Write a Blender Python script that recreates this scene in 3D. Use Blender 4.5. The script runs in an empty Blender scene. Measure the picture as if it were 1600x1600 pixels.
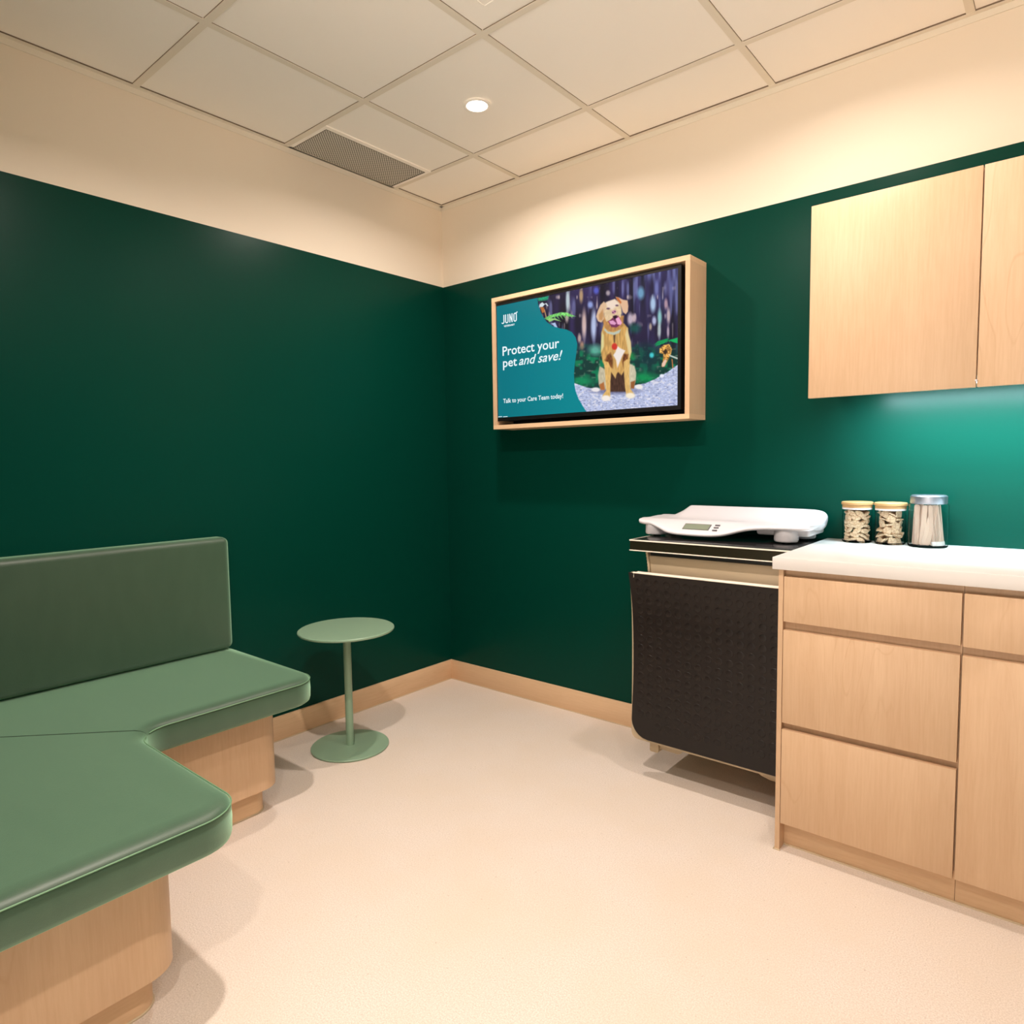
import bpy, bmesh, math, random
import numpy as np
from mathutils import Vector, Matrix

SC = bpy.context.scene
COL = SC.collection
PI = math.pi
random.seed(7)

# ------------------------------------------------------------------ camera
YAW, PITCH, ROLL = 2.2666, -0.0748, -0.0145
CAM = Vector((2.67144, -2.64103, 1.21954))
FWD = Vector((math.cos(PITCH) * math.cos(YAW), math.cos(PITCH) * math.sin(YAW), math.sin(PITCH)))
RT0 = Vector((math.sin(YAW), -math.cos(YAW), 0))
UP0 = RT0.cross(FWD)
RT = math.cos(ROLL) * RT0 + math.sin(ROLL) * UP0
UP = -math.sin(ROLL) * RT0 + math.cos(ROLL) * UP0
cd = bpy.data.cameras.new('camera')
cd.sensor_width = 36.0
cd.lens = 1047.89 / 1600 * 36.0
cd.clip_start = 0.02
cam = bpy.data.objects.new('camera', cd)
COL.objects.link(cam)
M = Matrix((RT, UP, -FWD)).transposed().to_4x4()
M.translation = CAM
cam.matrix_world = M
SC.camera = cam

# ------------------------------------------------------------------ world, exposure
w = bpy.data.worlds.new('world')
SC.world = w
w.use_nodes = True
w.node_tree.nodes['Background'].inputs[0].default_value = (1.0, 0.86, 0.74, 1)
# added fill glow through the open entry, stronger from below to lift the ceiling
wn = w.node_tree
_tc = wn.nodes.new('ShaderNodeTexCoord'); _sx = wn.nodes.new('ShaderNodeSeparateXYZ'); _mr = wn.nodes.new('ShaderNodeMapRange')
wn.links.new(_tc.outputs['Generated'], _sx.inputs[0]); wn.links.new(_sx.outputs['Z'], _mr.inputs['Value'])
_mr.inputs['From Min'].default_value = -0.25; _mr.inputs['From Max'].default_value = 0.05
_mr.inputs['To Min'].default_value = 5.4; _mr.inputs['To Max'].default_value = 1.2
wn.links.new(_mr.outputs[0], wn.nodes['Background'].inputs[1])
SC.view_settings.view_transform = 'Standard'
SC.view_settings.look = 'None'
SC.view_settings.exposure = 0.0
SC.view_settings.gamma = 1.0
SC.view_settings.use_curve_mapping = False
SC.cycles.max_bounces = 14
SC.cycles.diffuse_bounces = 8
SC.cycles.transmission_bounces = 10

# room sizes
H = 2.595          # ceiling
ZG = 2.172         # top of the green paint
XR, YB = 3.42, -3.30
WARM = (1.0, 0.865, 0.79)
COOL = (0.66, 0.90, 1.0)
# downlights: x, y, watts; the last is an unseen one added as fill
DOWN = [(0.852, -0.638, 16), (2.071, -0.638, 9.5), (1.462, -1.857, 31), (2.681, -1.857, 10), (2.681, -3.0, 22)]
LED_W = 27.0
SPREAD = 158

# ------------------------------------------------------------------ helpers
def s2l(c):
    return tuple((x / 12.92 if x <= 0.04045 else ((x + 0.055) / 1.055) ** 2.4) for x in c)

def rgb(r, g, b):
    return s2l((r / 255, g / 255, b / 255)) + (1,)

def mat(name, col, rough=0.5, metal=0.0, spec=0.5, **kw):
    m = bpy.data.materials.new(name)
    m.use_nodes = True
    b = m.node_tree.nodes['Principled BSDF']
    b.inputs['Base Color'].default_value = col
    b.inputs['Roughness'].default_value = rough
    b.inputs['Metallic'].default_value = metal
    b.inputs['Specular IOR Level'].default_value = spec
    for k, v in kw.items():
        b.inputs[k.replace('_', ' ')].default_value = v
    return m

def nodes(m):
    return m.node_tree.nodes, m.node_tree.links, m.node_tree.nodes['Principled BSDF']

def noise(nt, vec, scale, detail=3, rough=0.5, dist=0.0):
    n = nt.nodes.new('ShaderNodeTexNoise')
    n.inputs['Scale'].default_value = scale
    n.inputs['Detail'].default_value = detail
    n.inputs['Roughness'].default_value = rough
    n.inputs['Distortion'].default_value = dist
    nt.links.new(vec, n.inputs['Vector'])
    return n.outputs['Fac']

def ramp(nt, fac, stops):
    r = nt.nodes.new('ShaderNodeValToRGB')
    while len(r.color_ramp.elements) < len(stops):
        r.color_ramp.elements.new(0.5)
    for e, (p, c) in zip(r.color_ramp.elements, stops):
        e.position = p
        e.color = c
    nt.links.new(fac, r.inputs['Fac'])
    return r.outputs['Color']

def mix(nt, fac, a, b, mode='MIX'):
    x = nt.nodes.new('ShaderNodeMix')
    x.data_type = 'RGBA'
    x.blend_type = mode
    for s, v in ((x.inputs[0], fac), (x.inputs[6], a), (x.inputs[7], b)):
        if hasattr(v, 'links'):
            nt.links.new(v, s)
        else:
            s.default_value = v
    return x.outputs[2]

def bump(nt, h, strength, dist, bsdf):
    b = nt.nodes.new('ShaderNodeBump')
    b.inputs['Strength'].default_value = strength
    b.inputs['Distance'].default_value = dist
    nt.links.new(h, b.inputs['Height'])
    nt.links.new(b.outputs['Normal'], bsdf.inputs['Normal'])

def coords(nt, scale=(1, 1, 1), kind='Object', loc=(0, 0, 0), rot=(0, 0, 0)):
    t = nt.nodes.new('ShaderNodeTexCoord')
    mp = nt.nodes.new('ShaderNodeMapping')
    mp.inputs['Scale'].default_value = scale
    mp.inputs['Location'].default_value = loc
    mp.inputs['Rotation'].default_value = rot
    nt.links.new(t.outputs[kind], mp.inputs['Vector'])
    return mp.outputs['Vector']

def wood(name, light, dark, scale=(1, 1, 1), off=(0, 0, 0), rough=0.42, axis='Z'):
    """maple: fine vertical streaks, soft cathedral figure"""
    m = mat(name, light, rough, spec=0.4)
    nt = m.node_tree
    n, l, b = nodes(m)
    st = {'Z': (1, 1, 0.06), 'X': (0.06, 1, 1), 'Y': (1, 0.06, 1)}[axis]
    v = coords(nt, st, loc=off)
    f1 = noise(nt, v, 160, 3, 0.6)
    f2 = noise(nt, v, 14, 3, 0.55, 0.6)
    # cathedral lines: contour bands of a big smooth noise
    v2 = coords(nt, {'Z': (1, 1, 0.20), 'X': (0.20, 1, 1), 'Y': (1, 0.20, 1)}[axis], loc=off)
    big = noise(nt, v2, 5.2, 3, 0.35, 0.15)
    mu = n.new('ShaderNodeMath'); mu.operation = 'MULTIPLY'; mu.inputs[1].default_value = 34
    l.new(big, mu.inputs[0])
    fr = n.new('ShaderNodeMath'); fr.operation = 'PINGPONG'; fr.inputs[1].default_value = 1.0
    l.new(mu.outputs[0], fr.inputs[0])
    line = ramp(nt, fr.outputs[0], [(0.0, (1, 1, 1, 1)), (0.13, (0, 0, 0, 1))])
    msk = ramp(nt, noise(nt, v2, 3.1, 1), [(0.50, (0, 0, 0, 1)), (0.66, (1, 1, 1, 1))])
    lm = mix(nt, 1.0, line, msk, 'MULTIPLY')
    c = mix(nt, ramp(nt, f2, [(0.3, (0, 0, 0, 1)), (0.75, (1, 1, 1, 1))]), light, mixc(light, dark, 0.22))
    c = mix(nt, ramp(nt, f1, [(0.35, (0, 0, 0, 1)), (0.9, (0.32, 0.32, 0.32, 1))]), c, dark)
    sm = n.new('ShaderNodeMath'); sm.operation = 'MULTIPLY'; sm.inputs[1].default_value = 0.28
    l.new(lm, sm.inputs[0])
    c = mix(nt, sm.outputs[0], c, dark)
    l.new(c, b.inputs['Base Color'])
    return m

def mixc(a, b, t):
    return tuple(x + (y - x) * t for x, y in zip(a, b))

def link_mesh(name, bm, m=None, parent=None, smooth=False, mats=None):
    bm.normal_update()
    me = bpy.data.meshes.new(name)
    bm.to_mesh(me)
    bm.free()
    for x in (mats or [m]):
        me.materials.append(x)
    if smooth:
        me.polygons.foreach_set('use_smooth', [True] * len(me.polygons))
        if smooth is not True:
            me.set_sharp_from_angle(angle=math.radians(smooth))
    o = bpy.data.objects.new(name, me)
    COL.objects.link(o)
    if parent:
        o.parent = parent
    return o

def thing(name, label, cat, loc=(0, 0, 0), rz=0.0, group=None):
    o = bpy.data.objects.new(name, None)
    COL.objects.link(o)
    o.location = loc
    o.rotation_euler = (0, 0, rz)
    o.empty_display_size = 0.05
    o['label'] = label
    o['category'] = cat
    if group:
        o['group'] = group
    return o

def struct(o):
    o['kind'] = 'structure'
    return o

def box(bm, x0, x1, y0, y1, z0, z1, bev=0.0, seg=2, mi=0, edges=None):
    b2 = bmesh.new()
    bmesh.ops.create_cube(b2, size=1)
    for v in b2.verts:
        v.co = Vector((x0 + (v.co.x + .5) * (x1 - x0), y0 + (v.co.y + .5) * (y1 - y0), z0 + (v.co.z + .5) * (z1 - z0)))
    if bev:
        es = b2.edges[:]
        if edges:
            es = [e for e in es if abs((e.verts[0].co - e.verts[1].co).normalized()['xyz'.index(edges)]) > .9]
        bmesh.ops.bevel(b2, geom=es, offset=bev, segments=seg, profile=0.5, affect='EDGES')
    for f in b2.faces:
        f.material_index = mi
    merge(bm, b2)

def merge(bm, b2):
    b2.normal_update()
    vm = {}
    for v in b2.verts:
        vm[v] = bm.verts.new(v.co)
    for f in b2.faces:
        try:
            nf = bm.faces.new([vm[v] for v in f.verts])
            nf.material_index = f.material_index
            nf.smooth = f.smooth
        except ValueError:
            pass
    b2.free()

def B(name, m, parent, *a, smooth=30, **k):
    bm = bmesh.new()
    box(bm, *a, **k)
    return link_mesh(name, bm, m, parent, smooth)

def lathe(bm, prof, seg=48, cx=0, cy=0, mi=0, close=False):
    """prof: (r, z) list; r 0 ends make a pole"""
    rings = []
    for r, z in prof:
        if r <= 1e-6:
            rings.append([bm.verts.new((cx, cy, z))])
        else:
            rings.append([bm.verts.new((cx + r * math.cos(2 * PI * k / seg), cy + r * math.sin(2 * PI * k / seg), z)) for k in range(seg)])
    for a, b in zip(rings, rings[1:]):
        for k in range(seg):
            k2 = (k + 1) % seg
            if len(a) == 1 and len(b) == 1:
                continue
            if len(a) == 1:
                f = bm.faces.new((a[0], b[k2], b[k]))
            elif len(b) == 1:
                f = bm.faces.new((a[k], a[k2], b[0]))
            else:
                f = bm.faces.new((a[k], a[k2], b[k2], b[k]))
            f.material_index = mi
    return rings

def L(name, m, parent, prof, seg=48, cx=0, cy=0, smooth=35):
    bm = bmesh.new()
    lathe(bm, prof, seg, cx, cy)
    bmesh.ops.recalc_face_normals(bm, faces=bm.faces[:])
    return link_mesh(name, bm, m, parent, smooth)

def fillet(pts, seg=10):
    """pts: (x, y, radius) ccw -> rounded outline"""
    out = []
    n = len(pts)
    for i in range(n):
        p = Vector(pts[i][:2]); r = pts[i][2]
        a = Vector(pts[i - 1][:2]); b = Vector(pts[(i + 1) % n][:2])
        if r <= 0:
            out.append(p); continue
        d1 = (a - p).normalized(); d2 = (b - p).normalized()
        ang = d1.angle(d2)
        t = r / math.tan(ang / 2)
        c = p + (d1 + d2).normalized() * (r / math.sin(ang / 2))
        s = p + d1 * t; e = p + d2 * t
        a0 = math.atan2(s.y - c.y, s.x - c.x); a1 = math.atan2(e.y - c.y, e.x - c.x)
        da = (a1 - a0 + PI) % (2 * PI) - PI
        for k in range(seg + 1):
            an = a0 + da * k / seg
            out.append(c + r * Vector((math.cos(an), math.sin(an))))
    return out

def inset(pts, d, ew=None):
    """move a ccw outline inward by d (negative = outward); ew = weight per edge i -> i+1"""
    n = len(pts); out = []
    for i in range(n):
        a, p, b = pts[i - 1], pts[i], pts[(i + 1) % n]
        d1 = d * (ew[i - 1] if ew else 1); d2 = d * (ew[i] if ew else 1)
        e1 = (p - a).normalized(); e2 = (b - p).normalized()
        n1 = Vector((-e1.y, e1.x)); n2 = Vector((-e2.y, e2.x))
        det = n1.x * n2.y - n1.y * n2.x
        if abs(det) < 0.05:
            out.append(p + (n1 + n2) / 2 * (d1 + d2) / 2)
        else:
            out.append(p + Vector(((d1 * n2.y - d2 * n1.y) / det, (n1.x * d2 - n2.x * d1) / det)))
    return out

def stack(bm, pts, levels, cap=True, ew=None):
    """levels: (inset, z); joins rings into a solid"""
    rings = []
    for d, z in levels:
        rings.append([bm.verts.new((p.x, p.y, z)) for p in (inset(pts, d, ew) if d else pts)])
    n = len(pts)
    for a, b in zip(rings, rings[1:]):
        for k in range(n):
            k2 = (k + 1) % n
            bm.faces.new((a[k], a[k2], b[k2], b[k]))
    if cap:
        fs = [bm.faces.new(rings[0][::-1]), bm.faces.new(rings[-1])]
        bmesh.ops.triangulate(bm, faces=fs)
    return rings

def tube(bm, pts, r, seg=6, closed=False):
    n = len(pts); rings = []
    for i, p in enumerate(pts):
        p = Vector(p)
        a = Vector(pts[(i - 1) % n]) if (closed or i > 0) else p
        b = Vector(pts[(i + 1) % n]) if (closed or i < n - 1) else p
        t = (b - a).normalized()
        s = t.cross(Vector((0, 0, 1)))
        if s.length < 1e-4:
            s = t.cross(Vector((1, 0, 0)))
        s.normalize(); u_ = s.cross(t)
        rings.append([bm.verts.new(p + r * (math.cos(2 * PI * k / seg) * s + math.sin(2 * PI * k / seg) * u_)) for k in range(seg)])
    rg = list(zip(rings, rings[1:] + rings[:1])) if closed else list(zip(rings, rings[1:]))
    for a, b in rg:
        for k in range(seg):
            bm.faces.new((a[k], a[(k + 1) % seg], b[(k + 1) % seg], b[k]))
    if not closed:
        bm.faces.new(rings[0][::-1]); bm.faces.new(rings[-1])

# ------------------------------------------------------------------ materials
M_ = {}
M_['green'] = mat('green_paint', rgb(2, 56, 45), 0.30, spec=0.10)
nt = M_['green'].node_tree
bump(nt, noise(nt, coords(nt), 260, 2), 0.06, 0.002, nt.nodes['Principled BSDF'])
M_['cream'] = mat('cream_paint', rgb(232, 220, 202), 0.7, spec=0.3)
M_['grid'] = mat('ceiling_grid_paint', rgb(232, 224, 208), 0.6, spec=0.2)
M_['tile'] = mat('ceiling_tile', rgb(252, 247, 238), 0.9, spec=0.2)
nt = M_['tile'].node_tree
bump(nt, noise(nt, coords(nt), 420, 2), 0.15, 0.002, nt.nodes['Principled BSDF'])
M_['gap'] = mat('painted_gap_shade', rgb(120, 104, 86), 0.9)
M_['wood'] = wood('maple_laminate', rgb(209, 177, 143), rgb(174, 132, 95))
M_['wood2'] = wood('maple_laminate_second', rgb(209, 177, 143), rgb(174, 132, 95), off=(3.3, 1.2, 5.1))
M_['wood3'] = wood('maple_laminate_third', rgb(209, 177, 143), rgb(174, 132, 95), off=(7.9, 4.2, 2.6))
M_['wood4'] = wood('maple_laminate_fourth', rgb(209, 177, 143), rgb(174, 132, 95), off=(1.4, 8.8, 9.4))
M_['woodx'] = wood('maple_laminate_lengthwise', rgb(222, 189, 152), rgb(190, 148, 106), axis='X', off=(0.7, 2.2, 1.9))
M_['woody'] = wood('maple_base_lengthwise', rgb(222, 189, 152), rgb(190, 148, 106), axis='Y', off=(5.7, 1.2, 0.4))
M_['counter'] = mat('white_counter', rgb(212, 208, 204), 0.32, spec=0.5)
M_['vinyl'] = mat('green_vinyl', rgb(36, 58, 38), 0.45, spec=0.5, Sheen_Weight=1.0, Sheen_Roughness=0.54, Sheen_Tint=(0.52, 0.90, 0.62, 1))
nt = M_['vinyl'].node_tree
vv = nt.nodes.new('ShaderNodeTexVoronoi'); vv.inputs['Scale'].default_value = 420
nt.links.new(coords(nt), vv.inputs['Vector'])
c_ = mix(nt, ramp(nt, noise(nt, coords(nt, (1, 2.4, 1)), 9, 3), [(0.35, (0, 0, 0, 1)), (0.7, (1, 1, 1, 1))]), rgb(34, 56, 37), rgb(40, 61, 42))
nt.links.new(c_, nt.nodes['Principled BSDF'].inputs['Base Color'])
bump(nt, vv.outputs['Distance'], 0.12, 0.001, nt.nodes['Principled BSDF'])
M_['piping'] = mat('pale_green_piping', rgb(104, 142, 108), 0.5)
M_['sage'] = mat('sage_metal', rgb(132, 160, 134), 0.34, spec=0.5)
M_['sage_d'] = mat('sage_base_edge', rgb(64, 58, 44), 0.5)
M_['rubber'] = mat('black_rubber', rgb(26, 22, 21), 0.30, spec=0.32)
M_['blackgloss'] = mat('black_table_surface', rgb(28, 26, 26), 0.2, spec=0.6)
M_['olive'] = mat('dark_olive_edge', rgb(52, 48, 34), 0.25, metal=0.6)
M_['steel'] = mat('bright_steel_trim', rgb(230, 222, 212), 0.22, metal=1.0)
M_['trim'] = mat('pale_edge_trim', rgb(250, 238, 222), 0.3, spec=0.6)
M_['beige'] = mat('beige_metal', rgb(178, 160, 132), 0.42, spec=0.4)
M_['white'] = mat('white_plastic', rgb(204, 201, 204), 0.35, spec=0.4)
M_['lcd'] = mat('grey_green_lcd', rgb(120, 130, 112), 0.2)
M_['grey'] = mat('grey_print', rgb(90, 88, 92), 0.5)
M_['black'] = mat('black_plastic', rgb(14, 13, 13), 0.35)
M_['glass'] = mat('clear_glass', (1, 1, 1, 1), 0.02, Transmission_Weight=1.0, IOR=1.08)
M_['lidwood'] = wood('pale_bamboo', rgb(184, 148, 100), rgb(160, 122, 76), axis='X')
M_['alum'] = mat('brushed_aluminium', rgb(165, 168, 178), 0.4, metal=1.0)
M_['biscuit'] = mat('biscuit', rgb(214, 188, 150), 0.8)
nt = M_['biscuit'].node_tree
c_ = mix(nt, ramp(nt, noise(nt, coords(nt), 240, 3), [(0.35, (0, 0, 0, 1)), (0.65, (1, 1, 1, 1))]), rgb(204, 170, 134), rgb(244, 224, 194))
nt.links.new(c_, nt.nodes['Principled BSDF'].inputs['Base Color'])
M_['stick'] = mat('pale_birch', rgb(212, 188, 170), 0.7)
M_['cotton'] = mat('white_cotton', rgb(245, 243, 240), 0.9)
M_['perf'] = mat('perforated_grille', rgb(150, 146, 134), 0.6)
nt = M_['perf'].node_tree
vo = nt.nodes.new('ShaderNodeTexVoronoi'); vo.inputs['Scale'].default_value = 105; vo.inputs['Randomness'].default_value = 0.0
nt.links.new(coords(nt, rot=(0, 0, 0.785)), vo.inputs['Vector'])
c_ = ramp(nt, vo.outputs['Distance'], [(0.38, rgb(104, 100, 92)), (0.48, rgb(228, 224, 214))])
nt.links.new(c_, nt.nodes['Principled BSDF'].inputs['Base Color'])
M_['edge'] = mat('grille_dark_edge', rgb(58, 48, 40), 0.7)
M_['seal'] = mat('floor_sealant', rgb(196, 178, 148), 0.5)

def emis(name, col, s):
    m = bpy.data.materials.new(name)
    m.use_nodes = True
    nt = m.node_tree
    nt.nodes.clear()
    o = nt.nodes.new('ShaderNodeOutputMaterial')
    e = nt.nodes.new('ShaderNodeEmission')
    e.inputs[0].default_value = col
    e.inputs[1].default_value = s
    nt.links.new(e.outputs[0], o.inputs[0])
    return m
M_['lens'] = emis('lamp_lens', (1.0, 0.93, 0.84, 1), 14)
M_['led'] = emis('led_diffuser', (0.85, 0.94, 1.0, 1), 5)

fl = mat('speckled_floor', rgb(214, 198, 178), 0.65, spec=0.2)
nt = fl.node_tree
v = coords(nt)
c1 = mix(nt, ramp(nt, noise(nt, v, 280, 3, 0.75), [(0.36, (0, 0, 0, 1)), (0.62, (1, 1, 1, 1))]), rgb(194, 181, 168), rgb(222, 211, 200))
c2 = mix(nt, ramp(nt, noise(nt, v, 2.6, 4, 0.6), [(0.35, (0, 0, 0, 1)), (0.7, (0.5, 0.5, 0.5, 1))]), c1, rgb(206, 190, 170))
dk = ramp(nt, noise(nt, v, 120, 2, 0.5), [(0.70, (0, 0, 0, 1)), (0.76, (0.55, 0.55, 0.55, 1))])
c3 = mix(nt, dk, c2, rgb(150, 132, 112))
nt.links.new(c3, nt.nodes['Principled BSDF'].inputs['Base Color'])

# ------------------------------------------------------------------ structure
bm = bmesh.new(); box(bm, -0.1, XR + .1, YB - .1, 0.1, -0.1, 0.0)
struct(link_mesh('floor', bm, fl))
bm = bmesh.new(); box(bm, -0.1, XR + .1, YB - .1, 0.1, H + .004, H + .08)
struct(link_mesh('ceiling', bm, M_['tile']))

def wall(name, x0, x1, y0, y1):
    bm = bmesh.new()
    box(bm, x0, x1, y0, y1, 0, ZG, mi=0)
    box(bm, x0, x1, y0, y1, ZG, H + .004, mi=1)
    return struct(link_mesh(name, bm, mats=[M_['green'], M_['cream']]))
wall('wall_left', -0.1, 0, YB, 0)
wall('wall_back', -0.1, XR + .1, 0, 0.1)
wall('wall_right', XR, XR + .1, YB, 0)
# the entry side is open below a header (left open so the added world glow reaches in)
bm = bmesh.new(); box(bm, 1.36, XR + .1, YB - .1, YB, 2.30, H + .004)
struct(link_mesh('wall_front', bm, M_['cream']))
wall('wall_bench', 0, 1.36, YB, -2.63)

# ceiling tee grid: inverted tees that hang 4 mm under the tiles
AX, BY, T = 0.5475, -0.3333, 0.6096
bm = bmesh.new()
tw = 0.012
xs = [AX + T * k for k in range(5)]
ys = [BY - T * k for k in range(5)]
for x in xs:
    box(bm, x - tw, x + tw, YB, 0, H, H + .0045)
xe = [0] + [q for x in xs for q in (x - tw, x + tw)] + [XR]
for y in ys:
    for xa, xb in zip(xe[::2], xe[1::2]):
        box(bm, xa, xb, y - tw, y + tw, H, H + .0045)
struct(link_mesh('trim_1', bm, M_['grid']))
# wall angle, with the shade of its reveal painted in above it
bm = bmesh.new()
g = 0.020
for (x0, x1, y0, y1) in ((0, XR, -g, 0), (0, g, YB, 0), (XR - g, XR, YB, 0)):
    box(bm, x0, x1, y0, y1, H - .001, H + .002)
t2 = 0.003
for (x0, x1, y0, y1) in ((0, XR, -t2, 0), (0, t2, YB, 0), (XR - t2, XR, YB, 0)):
    box(bm, x0, x1, y0, y1, H - .022, H - .001)
struct(link_mesh('trim_2', bm, M_['grid']))
bm = bmesh.new()  # solid brown strips that paint in the shade beside wall angle and tees
for (x0, x1, y0, y1) in ((0, XR, -g - .003, -g), (g, g + .003, YB, 0)):
    box(bm, x0, x1, y0, y1, H + .0005, H + .0042)
ye = [YB] + [q for y in ys[::-1] for q in (y - tw - .003, y + tw)] + [-g - .003]
for x in xs:
    for ya, yb in zip(ye[::2], ye[1::2]):
        box(bm, x + tw, x + tw + .0010, ya, yb, H + .002, H + .0042)
for y in ys:
    for xa, xb in zip(xe[::2], xe[1::2]):
        box(bm, xa + .003, xb, y - tw - .0010, y - tw, H + .002, H + .0042)
struct(link_mesh('trim_3', bm, M_['gap']))

# baseboards
bh, bt = 0.107, 0.013
struct(B('baseboard_back', M_['woodx'], None, bt, 1.998, -bt, 0, 0, bh, bev=.001))
struct(B('baseboard_left', M_['woody'], None, 0, bt, -1.40, 0, 0, bh, bev=.001))
bm = bmesh.new()
box(bm, bt, 1.998, -bt - .004, -bt, 0, .003); box(bm, bt, bt + .004, -1.40, -bt, 0, .003)
struct(link_mesh('trim_4', bm, M_['seal']))

# ------------------------------------------------------------------ ceiling fixtures
def downlight(x, y, wts, label):
    t = thing('ceiling_downlight', label, 'ceiling light', (x, y, H - .004), group='round recessed downlights')
    L('trim_ring', M_['tile'], t, [(.042, .0065), (.054, .0065), (.054, .001), (.048, -.001), (.041, .001), (.039, .0065)], 48)
    L('lens', M_['lens'], t, [(0, .0015), (.039, .0015), (.039, .004), (0, .004)], 48)
    ld = bpy.data.lights.new('downlight_lamp', 'AREA')
    ld.shape = 'DISK'; ld.size = 0.072; ld.energy = wts; ld.color = WARM; ld.spread = math.radians(SPREAD)
    o = bpy.data.objects.new('downlight_lamp', ld)
    COL.objects.link(o); o.parent = t; o.location = (0, 0, -.003)
    return t
DL = ['lit round recessed downlight in the ceiling near the vent and television corner',
      'lit round recessed downlight in the ceiling above the exam table and wall cabinet',
      'lit round recessed downlight in the ceiling above the middle of the floor by the bench',
      'lit round recessed downlight in the ceiling in front of the wood cabinets',
      'added unseen fill downlight in the ceiling behind the viewer near the entry']
for (x, y, p), lb in zip(DOWN, DL):
    downlight(x, y, p, lb)

# perforated vent by the left wall
t = thing('air_vent', 'long grey perforated air vent set in the ceiling against the left wall', 'vent', (0.137, BY - T / 2, H))
bm = bmesh.new()
x0, x1, y0, y1 = -.130, .148, -T / 2 + tw, T / 2 - tw
gx0, gx1, gy0, gy1 = -.123, .126, -.276, .276
for a in ((x0, gx0, y0, y1), (gx1, x1, y0, y1), (gx0, gx1, y0, gy0), (gx0, gx1, gy1, y1)):
    box(bm, a[0], a[1], a[2], a[3], -.001, .0045)
link_mesh('frame', bm, M_['tile'], t)
B('grille', M_['perf'], t, gx0, gx1, gy0, gy1, .0005, .003)
bm = bmesh.new()
e = .003
for a in ((gx0, gx0 + e, gy0, gy1), (gx1 - e, gx1, gy0, gy1), (gx0, gx1, gy0, gy0 + e), (gx0, gx1, gy1 - e, gy1)):
    box(bm, *a, -.0012, .0006)
link_mesh('dark_rim', bm, M_['edge'], t)

# square supply diffuser, only its near corner is in view
t = thing('ceiling_diffuser', 'white square ceiling air diffuser cut by the top edge of the picture', 'vent', (AX + 1.5 * T, BY - 1.5 * T, H))
bm = bmesh.new()
for s, z in ((.235, -.002), (.17, -.004), (.105, -.006)):
    for a in ((-s, s, -s, -s + .03), (-s, s, s - .03, s), (-s, -s + .03, -s + .03, s - .03), (s - .03, s, -s + .03, s - .03)):
        box(bm, *a, z, -.0006)
link_mesh('louvre', bm, M_['tile'], t)
B('face_panel', M_['tile'], t, -.28, .28, -.28, .28, -.0005, .0042)

# ------------------------------------------------------------------ base cabinet run
CZ = 0.921           # top of the counter
CF = -0.577          # face of the doors and drawers
wd = M_['wood']
CX = 1.999
t = thing('drawer_cabinet', 'maple base cabinet of three drawers beside the black exam table', 'cabinet', (CX, 0, 0))
def loc(m, *a, **k):
    return B(*([m] + list(a)), **k)
bm = bmesh.new()
box(bm, 0, .014, CF + .000, 0, 0, .884)              # end panel down to the floor
box(bm, .014, .468, CF + .024, -.005, .10, .884)      # carcass, set back behind the fronts
link_mesh('carcass', bm, wd, t)
B('toe_kick', M_['woodx'], t, .014, .468, CF + .045, CF + .06, 0, .10)
for (z0, z1, mm, lb) in ((.724, .862, 'wood', 'shallow top drawer front'), (.409, .698, 'wood2', None), (.088, .388, 'wood3', None)):
    d = B('drawer', M_[mm], t, .0155, .466, CF, CF + .020, z0, z1, bev=.0012)
    if lb: d['label'] = lb
t = thing('door_cabinet', 'maple base cabinet with one drawer over tall doors at the right edge', 'cabinet', (CX + .469, 0, 0))
XW = XR - CX - .469 - .006
bm = bmesh.new()
box(bm, 0, XW - .004, CF + .024, -.005, .10, .884)
link_mesh('carcass', bm, wd, t)
B('toe_kick', M_['woodx'], t, 0, XW, CF + .045, CF + .06, 0, .10)
hw = .464
for k in range(2):
    B('drawer', M_['wood4' if k == 0 else 'wood2'], t, .0015 + k * (hw + .003), hw + k * (hw + .003), CF, CF + .020, .722, .862, bev=.0012)
    B('door', M_['wood2' if k == 0 else 'wood4'], t, .0015 + k * (hw + .003), hw + k * (hw + .003), CF, CF + .020, .088, .698, bev=.0012)
o = B('countertop', M_['counter'], None, 1.984, XR, -.592, 0, .884, CZ, bev=.002)
o['label'] = 'white solid countertop lying across the maple base cabinets'
o['category'] = 'countertop'
# bead of sealant along the plinth
bm = bmesh.new()
box(bm, CX + .014, XR, CF + .040, CF + .045, 0, .004); box(bm, CX - .004, CX, CF - .003, 0, 0, .003); box(bm, CX - .004, CX + .017, CF - .005, CF, 0, .003)
struct(link_mesh('trim_5', bm, M_['seal']))

# ------------------------------------------------------------------ wall cabinet
UY = -0.330
t = thing('wall_cabinet', 'maple wall cabinet with flat doors hung above the white countertop', 'cabinet', (2.003, 0, 1.411))
UW = XR - 2.003
bm = bmesh.new()
box(bm, .0, .016, UY + .020, -.0, .034, .604)
box(bm, .016, UW, UY + .022, -.0, .034, .604)
link_mesh('carcass', bm, M_['wood3'], t)
xd = 0.0
for k, mm in enumerate(('wood3', 'wood', 'wood2')):
    ww = .4505 if k < 2 else UW - .907
    B('door', M_[mm], t, xd, xd + ww, UY, UY + .019, 0, .606, bev=.0012)
    xd += ww + .003
bm = bmesh.new()
rr = bmesh.ops.create_uvsphere(bm, u_segments=12, v_segments=8, radius=.0035)
for v in bm.verts: v.co += Vector((.452, UY - .001, .018))
ob = link_mesh('bumper', bm, M_['white'], t, True); ob['label'] = 'small clear bumper dot at the door gap'
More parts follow.
